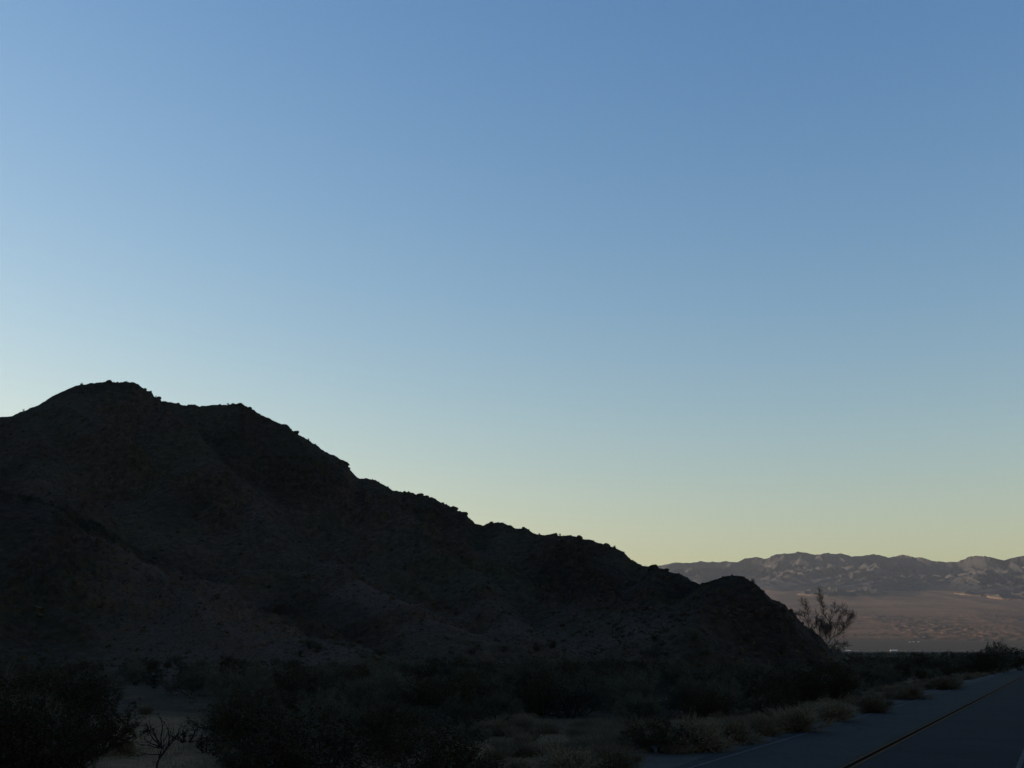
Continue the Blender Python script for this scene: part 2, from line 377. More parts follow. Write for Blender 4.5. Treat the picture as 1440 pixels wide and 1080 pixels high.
blob = sum(k_*np.exp(-((np.degrees(A)-a_)/sa_)**2-((UU-u_)/su_)**2) for a_, u_, sa_, su_, k_ in ((-14.5, .20, 3.6, .13, 1.3), (-12.5, .52, 2.8, .09, .55), (-9.5, .40, 2.4, .10, .6), (-4, .30, 5, .14, .55), (5, .22, 4, .12, .6), (-23, .75, 2, .15, .4)))
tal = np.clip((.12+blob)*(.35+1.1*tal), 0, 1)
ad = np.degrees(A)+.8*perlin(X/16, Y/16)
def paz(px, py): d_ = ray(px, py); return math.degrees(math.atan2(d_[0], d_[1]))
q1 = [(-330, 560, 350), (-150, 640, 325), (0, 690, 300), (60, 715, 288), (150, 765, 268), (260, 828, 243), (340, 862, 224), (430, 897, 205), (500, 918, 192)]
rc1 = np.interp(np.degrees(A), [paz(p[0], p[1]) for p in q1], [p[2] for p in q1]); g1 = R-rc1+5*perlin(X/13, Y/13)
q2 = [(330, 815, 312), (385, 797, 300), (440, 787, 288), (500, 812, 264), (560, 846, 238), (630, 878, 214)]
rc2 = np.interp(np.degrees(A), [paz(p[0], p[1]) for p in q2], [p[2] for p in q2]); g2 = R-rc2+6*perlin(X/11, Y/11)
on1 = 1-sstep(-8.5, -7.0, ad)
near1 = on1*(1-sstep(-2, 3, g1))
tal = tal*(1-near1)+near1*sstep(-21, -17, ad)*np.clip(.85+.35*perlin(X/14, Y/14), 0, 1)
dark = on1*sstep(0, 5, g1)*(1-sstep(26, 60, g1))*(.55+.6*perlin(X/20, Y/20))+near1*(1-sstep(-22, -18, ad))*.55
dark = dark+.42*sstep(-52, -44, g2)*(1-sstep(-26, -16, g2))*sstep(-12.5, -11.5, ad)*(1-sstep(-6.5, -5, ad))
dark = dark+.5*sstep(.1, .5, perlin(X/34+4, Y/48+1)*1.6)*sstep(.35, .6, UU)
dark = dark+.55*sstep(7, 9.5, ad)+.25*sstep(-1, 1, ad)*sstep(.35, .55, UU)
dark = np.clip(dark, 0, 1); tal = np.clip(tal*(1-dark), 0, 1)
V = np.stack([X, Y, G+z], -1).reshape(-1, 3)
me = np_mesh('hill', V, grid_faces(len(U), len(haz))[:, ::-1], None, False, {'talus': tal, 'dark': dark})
hill = tag(link('hill', me, m_hill), kind='structure')
HX, HYY, HZ = X, Y, G+z
def hill_pt(az, u):
    c = int(np.clip(np.searchsorted(haz, az), 0, len(haz)-1)); r = int(np.clip(np.searchsorted(U, u), 0, len(U)-1))
    return np.array([HX[r, c], HYY[r, c], HZ[r, c]])
def crest(az):
    c = int(np.clip(np.searchsorted(haz, az), 0, len(haz)-1)); el = (HZ[:, c]-EYE)/np.hypot(HX[:, c], HYY[:, c]); r = int(el.argmax())
    return np.array([HX[r, c], HYY[r, c], HZ[r, c]])

# unseen ridge added behind the first, to throw shade over the flat beyond
raz = np.radians(np.linspace(-75, 12.5, 330)); rt = .62*np.interp(raz, ha, he)-.012
rr = np.linspace(560, 2300, 130); A2, R2_ = np.meshgrid(raz, rr); X2 = R2_*np.sin(A2); Y2 = R2_*np.cos(A2)
Rc = np.interp(raz, cr([-75, -25, -5, 12.5]), [1500, 1450, 1250, 980])[None, :]
z2 = np.clip(1-np.abs(R2_-Rc)/np.where(R2_ < Rc, Rc-600, 850), 0, 1)*np.maximum(rt, .0)[None, :]*Rc*(.72+.28*ridged(X2/260, Y2/260, 5))
z2 = z2*np.clip((12.5-np.degrees(A2))/5, 0, 1)**.6
z2 = np.where(z2 < 1, -4, z2)
me = np_mesh('shade_ridge_behind', np.stack([X2, Y2, ground_z(X2, Y2, False)+z2], -1).reshape(-1, 3), grid_faces(len(rr), len(raz))[:, ::-1], None, False, {'talus': z2*0, 'dark': z2*0})
tag(link('hill', me, m_hill), kind='structure')

# ------------------------------------------------------------------ far mountain range
mt_px = [(600, 812), (700, 806), (800, 803), (907, 797), (930, 794.5), (950, 791), (970, 791), (985, 789), (1005, 790), (1020, 788), (1035, 789.5), (1047, 786), (1055, 784), (1062, 783), (1075, 785), (1090, 779.5), (1108, 777), (1125, 776),
 (1140, 778.5), (1148, 779.5), (1160, 777.5), (1172, 778), (1183, 777.5), (1198, 782), (1215, 780), (1225, 779), (1237, 780.5), (1250, 783), (1265, 780), (1275, 781), (1285, 783.5), (1298, 784), (1312, 788), (1330, 790.5), (1345, 789),
 (1360, 783.5), (1372, 780), (1380, 781), (1395, 783), (1412, 787.5), (1425, 783.5), (1440, 781), (1470, 777), (1500, 781), (1560, 776), (1620, 784), (1720, 780), (1850, 790)]
ma, mh = az_el(mt_px)
maz = np.linspace(ma[0]+.01, ma[-1]-.01, 1150); mr = np.linspace(9300, 17000, 300)
A, R = np.meshgrid(maz, mr); X = R*np.sin(A); Y = R*np.cos(A); G = ground_z(X, Y, False); G2 = ground_z(X, Y)
targ = np.interp(maz, ma, mh)+.00045*fbm(maz*13000/420, maz*0+4.4, 4, gain=.6)
def gm(a_, r_): return ground_z(r_*np.sin(a_), r_*np.cos(a_), False)
def rng_(tg, Rc, W, back, sp, seed, deep=.50, diag=.7):
    """one chain: a crest line at distance Rc with the skyline tg, its flank carved by spurs running down to the fan"""
    Hc_ = np.maximum(tg*Rc+EYE-gm(maz, Rc), 0)[None, :]; q = Rc[None, :]-R
    W_ = W*(1+.22*perlin(A*13000/900+seed, A*0+1.7)); u_ = np.clip(q/W_, 0, 1)
    base = Hc_*np.where(q > 0, (1-u_)**1.15, np.clip(1+q/back, 0, 1)**1.3)
    v = A*Rc.mean()+diag*q+120*perlin(X/420+seed, Y/420)+45*perlin(X/150, Y/150+seed)
    car = 1-np.clip(1-1.75*np.abs(perlin(v/sp+seed, q/2600+seed)), 0, 1)
    v2 = A*Rc.mean()-.5*q+60*perlin(X/200+seed, Y/200)
    car2 = 1-np.clip(1-1.8*np.abs(perlin(v2/(sp*.42)+seed*2, q/900+seed)), 0, 1)
    e_ = np.sin(np.pi*np.clip(u_, 0, 1)**.62)**.8
    zz = base*(1-deep*car*e_)-base*.26*car2*e_+np.minimum(base, 90)*.22*(ridged(X/130, Y/150, 3)-.5)*e_+np.clip(base/90, 0, 1)*16*(ridged(X/240+seed, Y/300, 4)-.5)
    return zz
R1 = 13300+500*perlin(maz*13000/1700+1.3, maz*0)+150*perlin(maz*13000/500, maz*0+5)
z = rng_(targ, R1, 2900, 2200, 520, .3)
fx = [(500, 806), (800, 802), (930, 800), (985, 797), (1020, 799), (1050, 803), (1090, 809), (1130, 818), (1160, 830), (1250, 845), (1800, 850)]
fa, fh = az_el(fx); f1_ = np.interp(maz, fa, fh)+.0003*fbm(maz*13000/300, maz*0+2, 3)
z = np.maximum(z, rng_(f1_, 11700+0*maz+200*perlin(maz*13000/900, maz*0+9), 1000, 1200, 420, 3.1, .35))
fx = [(1000, 850), (1130, 828), (1160, 814), (1190, 806), (1213, 803), (1235, 811), (1262, 809), (1290, 816), (1330, 820), (1345, 812), (1375, 806), (1400, 812), (1430, 809), (1470, 802), (1560, 815), (1700, 810)]
fa, fh = az_el(fx); f2_ = np.interp(maz, fa, fh)+.0005*fbm(maz*13000/260, maz*0+7, 3)
z = np.maximum(z, rng_(f2_, 11300+0*maz+200*perlin(maz*13000/700, maz*0+4), 900, 1300, 330, 6.4, .5))
# low front ridges and lone buttes on the bajada
def hump(cpx, cpy, r0, wr, wa, h, seed):
    d = ray(cpx, cpy); a0 = math.atan2(d[0], d[1]); x0, y0 = r0*math.sin(a0), r0*math.cos(a0)
    dx = (X-x0)/wa; dy = (Y-y0)/wr; rr = np.sqrt(dx*dx+dy*dy)+.22*perlin(X/160+seed, Y/160)
    return h*np.clip(1-rr, 0, 1)**1.1*(.45+1.0*ridged(X/190+seed, Y/260, 5))
hum = np.maximum.reduce([hump(1215, 822, 10300, 500, 250, 50, 3),
                  hump(1160, 830, 9900, 420, 260, 78, 4), hump(1410, 823, 9900, 300, 130, 52, 6), hump(1362, 820, 10300, 300, 110, 34, 7), hump(1480, 820, 10200, 500, 350, 90, 8)])
z = np.maximum(z, hum)
z = z-14*(1-sstep(0, 14, z))
fl = 1-sstep(1, 14, z)
me = np_mesh('mountains', np.stack([X, Y, np.maximum(G, G2-4)+z], -1).reshape(-1, 3), grid_faces(len(mr), len(maz))[:, ::-1], None, False, {'floor': fl})
tag(link('mountains', me, m_mtn), kind='structure')

# ------------------------------------------------------------------ road, shoulders and painted lines
L_EDGE, L_MID, R_EDGE = -8.12, -4.84, -1.17
def strip(name, l0, l1, z, m, s0=-40, s1=690, n=150, parent=None, wob=0, attrs=None, nl=2, thick=0):
    S = np.concatenate([np.linspace(s0, 150, n), np.geomspace(151, s1, 60)]); Ls = np.linspace(l0, l1, nl)
    SS, LL = np.meshgrid(S, Ls, indexing='ij'); LL = LL.copy()
    if wob: LL[:, 0] += wob*perlin(S/2.1, S*0+l0)+wob*.6*perlin(S/.5, S*0+l0); LL[:, -1] += wob*perlin(S/2.1, S*0+l1+50)
    x = SS*RS+LL*RC; y = SS*RC-LL*RS; zz = -RK*SS+z
    at = None
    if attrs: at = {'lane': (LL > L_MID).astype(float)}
    me = np_mesh(name, np.stack([x, y, zz], -1).reshape(-1, 3), grid_faces(len(S), nl)[:, ::-1], None, False, at)
    return link(name, me, m, parent)
strip('road_shoulder', -11.2, -8.3, .006, m_gravel, wob=.35, nl=3)['kind'] = 'structure'
strip('road_shoulder', -.6, 1.9, .006, m_gravel, wob=.35, nl=3)['kind'] = 'structure'
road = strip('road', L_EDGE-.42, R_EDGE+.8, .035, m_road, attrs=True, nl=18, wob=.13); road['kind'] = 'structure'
strip('edge_line', L_EDGE-.05, L_EDGE+.06, .040, m_white, parent=road)
strip('edge_line', R_EDGE-.05, R_EDGE+.06, .040, m_white, parent=road)
strip('centre_line', L_MID-.13, L_MID-.068, .040, m_yellow, parent=road)
strip('centre_line', L_MID+.068, L_MID+.14, .040, m_yellow, parent=road)
m_seal, t, b = mat('dark_joint_seal', 1, 0); b.inputs['Base Color'].default_value = (.010, .010, .010, 1)
strip('joint_seal', L_MID-.065, L_MID+.065, .039, m_seal, parent=road)

# far highway across the valley floor
hx = np.linspace(-200, 2600, 60)
hy_ = 3300+.05*hx; w_ = 13
V = np.concatenate([np.stack([hx, hy_-w_, ground_z(hx, hy_-w_, False)+1.6], -1), np.stack([hx, hy_+w_, ground_z(hx, hy_+w_, False)+1.9], -1),
                    np.stack([hx, hy_-w_-8, ground_z(hx, hy_-w_, False)-1], -1), np.stack([hx, hy_+w_+8, ground_z(hx, hy_+w_, False)-1], -1)])
n = len(hx); i = np.arange(n-1)
Q = np.concatenate([np.stack([i, i+1, n+i+1, n+i], 1), np.stack([2*n+i, 2*n+i+1, i+1, i], 1), np.stack([n+i, n+i+1, 3*n+i+1, 3*n+i], 1)])
tag(link('highway', np_mesh('highway', V, Q), m_hwy), kind='structure')

# ------------------------------------------------------------------ plants
def unit(v): v = np.asarray(v, float); return v/(np.linalg.norm(v)+1e-9)
def rdir(up=0.0):
    v = rng.normal(size=3); v[2] = v[2]*.7+up; return unit(v)
def curve(p, d, L, n=5, bend=.25, up=.0):
    P = [np.array(p, float)]; d = unit(d)
    for i in range(n): d = unit(d+rng.normal(size=3)*bend/math.sqrt(n)+np.array([0, 0, up/n])); P.append(P[-1]+d*L/n)
    return np.array(P), d
def creosote(name, h=1.8, w=1.1, stems=26, leaf=.05, nl=4200):
    st = MB(); fo = MB(); tw = []; 
    for i in range(stems):
        a = rng.uniform(0, 2*math.pi); t_ = rng.uniform(.05, 1)**.7*.95
        d = [math.cos(a)*math.sin(t_)*w/h*1.5, math.sin(a)*math.sin(t_)*w/h*1.5, math.cos(t_)]
        L = h*rng.uniform(.8, 1.12)
        P, _ = curve([rng.normal()*.06, rng.normal()*.06, -.1], d, L, 6, .35, .25)
        st.tube(P, np.linspace(.016, .004, len(P))*h/1.8, 3)
        for k in range(9):
            f = rng.uniform(.28, .98)*(len(P)-1); j = min(int(f), len(P)-2); p = P[j]+(P[j+1]-P[j])*(f-j)
            T, _ = curve(p, rdir(.5), h*rng.uniform(.14, .32), 3, .4, .2); st.tube(T, [.006, .004, .003, .0015], 3); tw.append(T)
    tw = np.array(tw); n = nl
    i = rng.integers(0, len(tw), n); f = rng.uniform(.15, 3, n); j = np.minimum(f.astype(int), 2); f = (f-j)[:, None]
    C = tw[i, j]*(1-f)+tw[i, j+1]*f+rng.normal(size=(n, 3))*.035*h/1.8
    C = C[C[:, 2] > .04]
    fo.leaves(C, rng.uniform(.6, 1.4, len(C))*leaf)
    return st.mesh(name+'_stems'), fo.mesh(name+'_foliage')
def feathery(name, h=3.2, w=2.2, nb=7, ns=5200, sl=.34):
    st = MB(); fo = MB(); tips = []
    def grow(p, d, L, r, lev):
        P, d2 = curve(p, d, L, 5, .45, .18 if lev < 2 else .05); st.tube(P, np.linspace(r, r*.5, len(P)), 5 if lev == 0 else 3)
        if lev >= 2: tips.append(P)
        if lev < 3:
            for k in range(3 if lev else 4):
                f = rng.uniform(.35, 1)*(len(P)-1); j = min(int(f), len(P)-2); q = P[j]+(P[j+1]-P[j])*(f-j)
                grow(q, unit(d2+rdir(.1)*.95), L*rng.uniform(.5, .75), r*.5, lev+1)
    for i in range(nb):
        a = 2*math.pi*i/nb+rng.uniform(-.4, .4); t_ = rng.uniform(.15, .85)
        grow([rng.normal()*.08, rng.normal()*.08, -.15], [math.cos(a)*math.sin(t_)*w/h*1.3, math.sin(a)*math.sin(t_)*w/h*1.3, math.cos(t_)], h*.45, .045*h/3.2, 0)
    tips = np.array(tips); n = ns
    i = rng.integers(0, len(tips), n); j = rng.integers(1, tips.shape[1], n); B = tips[i, j]
    dd = tips[i, j]-tips[i, j-1]; dd /= np.linalg.norm(dd, axis=1)[:, None]+1e-9
    D = dd*.7+rng.normal(size=(n, 3))*.55+np.array([0, 0, .15]); D /= np.linalg.norm(D, axis=1)[:, None]
    fo.slivers(B, D, rng.uniform(.4, 1.2, n)*sl, .012+.004*rng.random(n))
    E = B+D*(rng.uniform(.3, 1.0, n)*sl)[:, None]
    n2 = n//2; D2 = D[:n2]+rng.normal(size=(n2, 3))*.6; D2 /= np.linalg.norm(D2, axis=1)[:, None]
    fo.slivers(E[:n2], D2, sl*.5, .010)
    return st.mesh(name+'_branches'), fo.mesh(name+'_foliage')
def mound(name, h=.7, w=.75, n=3600, wd=.007, upb=.35):
    """a dome of fine twigs radiating from the root"""
    st = MB(); fo = MB(); tips = []
    for i in range(26):
        a = rng.uniform(0, 2*math.pi); t_ = rng.uniform(0, 1.25)
        d = [math.cos(a)*math.sin(t_)*w/h, math.sin(a)*math.sin(t_)*w/h, math.cos(t_)]
        P, _ = curve([0, 0, -.05], d, h*rng.uniform(.5, .8), 4, .3, .1); st.tube(P, np.linspace(.010, .003, 5), 3); tips.append(P)
    tips = np.array(tips); i = rng.integers(0, len(tips), n); j = rng.integers(1, 5, n); B = tips[i, j]+rng.normal(size=(n, 3))*.05*h
    D = B/np.array([w, w, h]); D = D/(np.linalg.norm(D, axis=1)[:, None]+1e-9)+rng.normal(size=(n, 3))*.5+np.array([0, 0, upb]); D /= np.linalg.norm(D, axis=1)[:, None]
    B[:, 2] = np.maximum(B[:, 2], 0)
    fo.slivers(B, D, rng.uniform(.3, 1, n)*h*.42, wd)
    C = B+D*(rng.uniform(.2, 1, n)*h*.4)[:, None]; C = C[C[:, 2] > 0]
    fo.leaves(C, .022)
    return st.mesh(name+'_stems'), fo.mesh(name+'_twigs')
def bunch(name, h=.6, n=420, sp=.18):
    fo = MB(); B = np.zeros((n, 3)); a = rng.uniform(0, 2*math.pi, n); r = sp*np.sqrt(rng.random(n)); B[:, 0] = r*np.cos(a); B[:, 1] = r*np.sin(a); B[:, 2] = -.03
    D = np.stack([np.cos(a)*r/sp*.5, np.sin(a)*r/sp*.5, np.ones(n)], 1)+rng.normal(size=(n, 3))*.22; D /= np.linalg.norm(D, axis=1)[:, None]
    L = h*rng.uniform(.5, 1.1, n); fo.slivers(B, D, L, .008)
    m = n//2; fo.slivers((B+D*L[:, None]*.6)[:m], (lambda q: q/np.linalg.norm(q, axis=1)[:, None])(D[:m]+rng.normal(size=(m, 3))*.5), h*.4, .006)
    return fo.mesh(name)
def dead(name, h=1.1, w=1.0, nb=7, r0=.028, lev_max=3, flat=.75):
    st = MB(); 
    def grow(p, d, L, r, lev):
        P, d2 = curve(p, d, L, 5, .5, .12); st.tube(P, np.linspace(r, r*.55, len(P)), 4)
        if lev < lev_max:
            for k in range(3):
                f = rng.uniform(.3, 1)*(len(P)-1); j = min(int(f), len(P)-2); q_ = P[j]+(P[j+1]-P[j])*(f-j)
                grow(q_, unit(d2+rdir(.25)*.8), L*rng.uniform(.45, .7), r*.55, lev+1)
    for i in range(nb):
        a = 2*math.pi*i/nb+rng.uniform(-.4, .4); t_ = rng.uniform(.3, 1.2)
        grow([0, 0, -.1], [math.cos(a)*math.sin(t_)*w/h, math.sin(a)*math.sin(t_)*w/h, math.cos(t_)], h*.55, r0, 0)
    return st.mesh(name)

CRE = [creosote('creosote%d' % i, 1.8, 1.2, 34, .05, 8000) for i in range(3)]
CREF = [creosote('creosote_far%d' % i, 2.0, 1.4, 20, .085, 2200) for i in range(3)]
PAL = [feathery('palo%d' % i, 3.0, 2.3) for i in range(4)]
MOU = [mound('mound%d' % i) for i in range(3)]
BUN = [bunch('bunch_grass%d' % i) for i in range(3)]
DEA = [dead('dead_branches%d' % i) for i in range(3)]
USED = set()
def base_at(px, py):
    """where the line of sight through (px, py) meets the near ground"""
    r_ = ray(px, py); s = r_[0]*RS+r_[1]*RC; t_ = -EYE/(r_[2]+RK*s); return r_[0]*t_, r_[1]*t_
def gz(x, y): return float(ground_z(np.array([x]), np.array([y]))[0])
def put(kind, protos, x, y, sz, label, cat, group, mats, names, wz=1.0):
    p = random.choice(protos); p = p if isinstance(p, tuple) else (p,)
    e = bpy.data.objects.new(kind, None); COL.objects.link(e); e.empty_display_size = .3
    e.location = (x, y, gz(x, y)); e.rotation_euler = (0, 0, random.uniform(0, 6.28)); e.scale = (sz*wz, sz*wz, sz)
    tag(e, label, cat, group)
    for me, m, nm in zip(p, mats, names):
        o = bpy.data.objects.new(nm, me)
        if not me.materials: me.materials.append(m)
        COL.objects.link(o); o.parent = e
    return e
K = {'creosote_bush': (CRE, (m_creo_s, m_creo_l), ('stems', 'foliage'), 1.9, 'bush'),
     'far_bush': (CREF, (m_creo_s, m_creo_l), ('stems', 'foliage'), 2.1, 'bush'),
     'palo_verde': (PAL, (m_palo_s, m_palo_l), ('branches', 'foliage'), 3.3, 'desert shrub'),
     'bursage': (MOU, (m_dead, m_burs), ('stems', 'twigs'), .8, 'low shrub'),
     'straw_tuft': (BUN, (m_straw,), ('blades',), .62, 'tuft'),
     'dead_shrub': (DEA, (m_dead,), ('branches',), 1.2, 'dead shrub')}
def plant(k, px, py, hpx, label, group=None, wz=1.0, name=None):
    """stand a plant with its foot at the ground point seen at (px, py), hpx photo pixels tall"""
    x, y = base_at(px, py); d = math.hypot(x, y); P, M_, N_, h0, cat = K[k]
    return put(name or (k if k != 'far_bush' else 'creosote_bush'), P, x, y, hpx*d/F/h0, label, cat, group, M_, N_, wz)

# --- plants one can pick out in the photograph: (kind, foot x, foot y, height in px, label, width factor)
NEAR = [
 ('creosote_bush', 30, 1110, 150, 'big black creosote bush filling the bottom left corner', 1.1),
 ('creosote_bush', 98, 1088, 80, 'dark open bush right of the corner bush, left edge of the sandy clearing', .9),
 ('creosote_bush', 20, 1035, 80, 'dark bush standing behind the bottom left corner bush', 1.3),
 ('creosote_bush', 108, 1015, 74, 'dark bush at the far left corner of the sandy clearing', 1.0),
 ('creosote_bush', 420, 1098, 118, 'broad black bush at the bottom, right of the sandy clearing', 1.45),
 ('creosote_bush', 342, 1088, 55, 'small ragged bush on the right edge of the sandy clearing', 1.0),
 ('creosote_bush', 610, 1110, 112, 'tall black creosote bush at the bottom centre of the view', 1.35),
 ('creosote_bush', 675, 1100, 60, 'small dark bush leaning against the bottom centre bush', 1.1),
 ('creosote_bush', 560, 1062, 55, 'dark bush just behind the bottom centre bush on its left', 1.2),
 ('bursage', 500, 1082, 26, 'pale low shrub between the two black bushes at the bottom', 1.3),
 ('bursage', 800, 1095, 60, 'grey rounded shrub at the bottom in front of the grass strip', 1.5),
 ('bursage', 735, 1100, 52, 'low grey shrub beside the bottom centre bush on its right', 1.5),
 ('bursage', 865, 1090, 52, 'rounded dark shrub at the bottom beside the gravel shoulder', 1.5),
 ('creosote_bush', 925, 1058, 62, 'dark twiggy bush at the head of the gravel patch', 1.25),
 ('bursage', 985, 1056, 58, 'tawny rounded shrub on the shoulder, nearest of the roadside row', 1.5),
 ('bursage', 1030, 1046, 44, 'low tawny shrub second along the roadside row', 1.6),
 ('bursage', 1075, 1035, 34, 'small shrub third along the roadside row beside the white line', 1.4),
 ('bursage', 1120, 1030, 46, 'pale grey green mound beside the white line before the black bush', 1.6),
 ('bursage', 1172, 1015, 36, 'pale rounded mound in front of the black roadside bush', 1.6),
 ('bursage', 1228, 1003, 30, 'yellowish mound beside the road past the black bush', 1.7),
 ('bursage', 1282, 984, 24, 'small tawny mound halfway up the road edge', 1.7),
 ('bursage', 1330, 970, 22, 'pale tuft of shrub on the road edge near the far bend', 1.9),
 ('creosote_bush', 1165, 988, 62, 'round black bush behind the pale roadside mounds', 1.0),
 ('creosote_bush', 1092, 1012, 52, 'dark leafless looking bush behind the roadside row', 1.2),
 ('creosote_bush', 885, 990, 70, 'round black bush in the thicket behind the grass strip', 1.1),
 ('dead_shrub', 288, 1050, 42, 'thin bare shrub at the right side of the sandy clearing', 1.0),
 ('dead_shrub', 262, 1036, 34, 'low spreading bare shrub at the back of the sandy clearing', 1.5),
 ('dead_shrub', 800, 1005, 82, 'bare curved branches rising above the thicket behind the grass', 1.1),
 ('dead_shrub', 700, 1022, 46, 'small bare shrub at the left end of the grass strip', 1.2),
 ('bursage', 178, 1052, 24, 'small grey shrub on the left edge of the sandy clearing', 1.3),
 ('bursage', 205, 1000, 16, 'tiny dark shrub at the far edge of the sandy clearing', 1.3),
 ('palo_verde', 360, 1008, 100, 'grey green feathery shrub left of centre behind the sandy clearing', 1.0),
 ('palo_verde', 455, 1030, 92, 'feathery shrub directly behind the broad black bush', 1.0),
 ('palo_verde', 555, 1005, 88, 'wide feathery shrub behind the bottom centre bush', 1.15),
 ('palo_verde', 745, 995, 108, 'tall pale feathery shrub in the middle of the thicket', 1.05),
 ('palo_verde', 640, 1012, 58, 'low pale feathery shrub left of the grass strip', 1.15),
 ('palo_verde', 1050, 985, 78, 'feathery shrub below the last knoll of the hill', 1.2),
 ('palo_verde', 955, 985, 80, 'feathery dark shrub behind the tawny roadside shrub', 1.2),
 ('palo_verde', 275, 975, 66, 'feathery shrub at the back of the sandy clearing', 1.2),
 ('palo_verde', 60, 985, 72, 'feathery shrub at the left edge of the view below the hill', 1.2),
 ('palo_verde', 1404, 946, 48, 'large round bush standing out on the skyline by the road', 1.0),
 ('palo_verde', 1318, 946, 34, 'bushy shrub on the skyline left of the large round bush', 1.0),
 ('palo_verde', 505, 1035, 62, 'feathery shrub between the broad black bush and the bottom centre bush', 1.3),
 ('palo_verde', 590, 1028, 60, 'feathery shrub right behind the tip of the bottom centre bush', 1.2),
 ('far_bush', 1412, 944, 42, 'dense dark bush just right of the large round skyline bush', 1.0),
 ('far_bush', 1392, 948, 36, 'dense dark bush at the left foot of the large round skyline bush', 1.1),
 ('far_bush', 1333, 945, 32, 'narrow bush on the skyline touching the bushy shrub', .7),
]
for k, px, py, hp, lab, wz in NEAR: plant(k, px, py, hp, lab, None, wz)

for px, py, hp, k in ((1214, 948, 27, 'far_bush'), (1232, 950, 33, 'palo_verde'), (1249, 947, 25, 'far_bush'), (1268, 950, 32, 'palo_verde'), (1284, 947, 27, 'far_bush'), (1300, 949, 34, 'far_bush'), (1350, 948, 33, 'palo_verde'), (1366, 946, 29, 'far_bush'), (1378, 948, 34, 'far_bush'), (1434, 943, 30, 'far_bush')):
    plant(k, px, py, hp, 'dark bush on the skyline between the open crowned tree and the right edge', 'skyline bushes beside the road', 1.25)
for px, py, hp in ((318, 1030, 64), (395, 1040, 72), (470, 1052, 64), (530, 1045, 60), (655, 1040, 46), (700, 1012, 70), (815, 1000, 74), (900, 1012, 66), (985, 1004, 62), (1010, 1012, 52)):
    plant('palo_verde', px, py, hp, 'wispy grey green shrub in the front edge of the thicket', 'wispy shrubs at the front of the thicket', 1.15)
def traced_dead(px, py, foot, scale, limbs, label):
    x, y = base_at(px, py); d = math.hypot(x, y); S = d/F/scale; a = math.atan2(x, y); u1 = np.array([math.cos(a), -math.sin(a), 0]); u2 = np.array([math.sin(a), math.cos(a), 0]); mb = MB()
    for r0, pts in limbs:
        P = np.array([u1*(q[0]-foot[0])*S+u2*q[2]*S+np.array([0, 0, (foot[1]-q[1])*S]) for q in pts]); Q_ = []
        for i in range(len(P)-1):
            for f in (0, .5): Q_.append(P[i]*(1-f)+P[i+1]*f+(rng.normal(size=3)*.012 if f else 0))
        Q_.append(P[-1]); Q_ = np.array(Q_); mb.tube(Q_, np.linspace(r0, r0*.35, len(Q_)), 5)
        for i in range(2, len(Q_)):
            for k in range(2):
                T, _ = curve(Q_[i], unit(unit(Q_[i]-Q_[i-1])+rdir(.3)*.7), rng.uniform(.08, .22), 3, .4, .1); mb.tube(T, [.006, .005, .004, .002], 3)
    e = bpy.data.objects.new('dead_shrub', None); COL.objects.link(e); e.location = (x, y, gz(x, y)); tag(e, label, 'dead shrub'); link('branches', mb.mesh('dead_branches_traced'), m_dead, e)
traced_dead(219, 1090, (530, 1170), 9, [(.030, [(530, 1190, 0), (530, 1080, 0), (535, 980, 20), (560, 880, 0), (580, 800, 0)]), (.020, [(580, 800, 0), (500, 720, 40), (440, 640, 60), (400, 560, 70)]),
 (.020, [(575, 800, 0), (520, 700, -30), (470, 610, -60), (425, 520, -70)]), (.016, [(560, 790, 0), (450, 740, -40), (400, 700, -60)]), (.014, [(560, 790, 0), (440, 770, 60), (330, 765, 90)]), (.018, [(570, 790, 0), (560, 680, 20), (570, 560, 30), (520, 430, 20)]),
 (.024, [(555, 900, 0), (605, 850, 10), (650, 780, 30), (700, 720, 40), (760, 650, 50), (780, 570, 60)]), (.018, [(650, 780, 30), (655, 680, 0), (610, 540, -20)]), (.014, [(650, 780, 30), (690, 690, -30), (695, 600, -50)]), (.012, [(560, 870, 0), (400, 860, 30), (280, 880, 50)]),
 (.012, [(580, 780, 0), (480, 660, 100), (420, 590, 140)]), (.012, [(600, 850, 0), (590, 740, 120), (640, 620, 150)])], 'black bare branching shrub standing in the sandy clearing')

# --- thicket between the road and the hill foot
taken = [(*base_at(px, py), .9) for k, px, py, hp, lab, wz in NEAR if k != 'bursage']
def free(x, y, r):
    for a_, b_, c_ in taken:
        if (x-a_)**2+(y-b_)**2 < (r+c_)**2: return False
    taken.append((x, y, r)); return True
def in_view(x, y, z=0, m=70):
    X_, Y_, Z_ = x, y, z-EYE; fw = Y_*math.cos(PITCH)+Z_*math.sin(PITCH); up = -Y_*math.sin(PITCH)+Z_*math.cos(PITCH)
    if fw <= 1: return None
    px, py = 720+F*X_/fw, 540-F*up/fw
    return (px, py) if -m < px < 1440+m and py < 1150 else None
def clear_spot(px, py): return (150 < px < 325 and py > 972) or (640 < px < 960 and py > 1008)
TH = []
tries = 0
while len(TH) < 400 and tries < 30000:
    tries += 1
    if random.random() < .4: x, y = xy(45+random.random()**1.3*400, -12.5-random.random()**1.4*60); d = math.hypot(x, y); a_ = math.atan2(x, y)
    else: d = 34+(300-34)*random.random()**1.35; a_ = math.radians(random.uniform(-26, 25.5)); x, y = d*math.sin(a_), d*math.cos(a_)
    l = l_of(x, y); hb = float(np.interp(a_, haz, Bd))
    if a_ < haz[-1] and d > hb-4: continue
    if l > -13.2: continue
    z = gz(x, y); v = in_view(x, y, z)
    if not v or clear_spot(*v): continue
    if d < 58 and v[1] > 1000 and random.random() < .3: continue
    if not free(x, y, .7+d*.0055): continue
    TH.append((x, y, d))
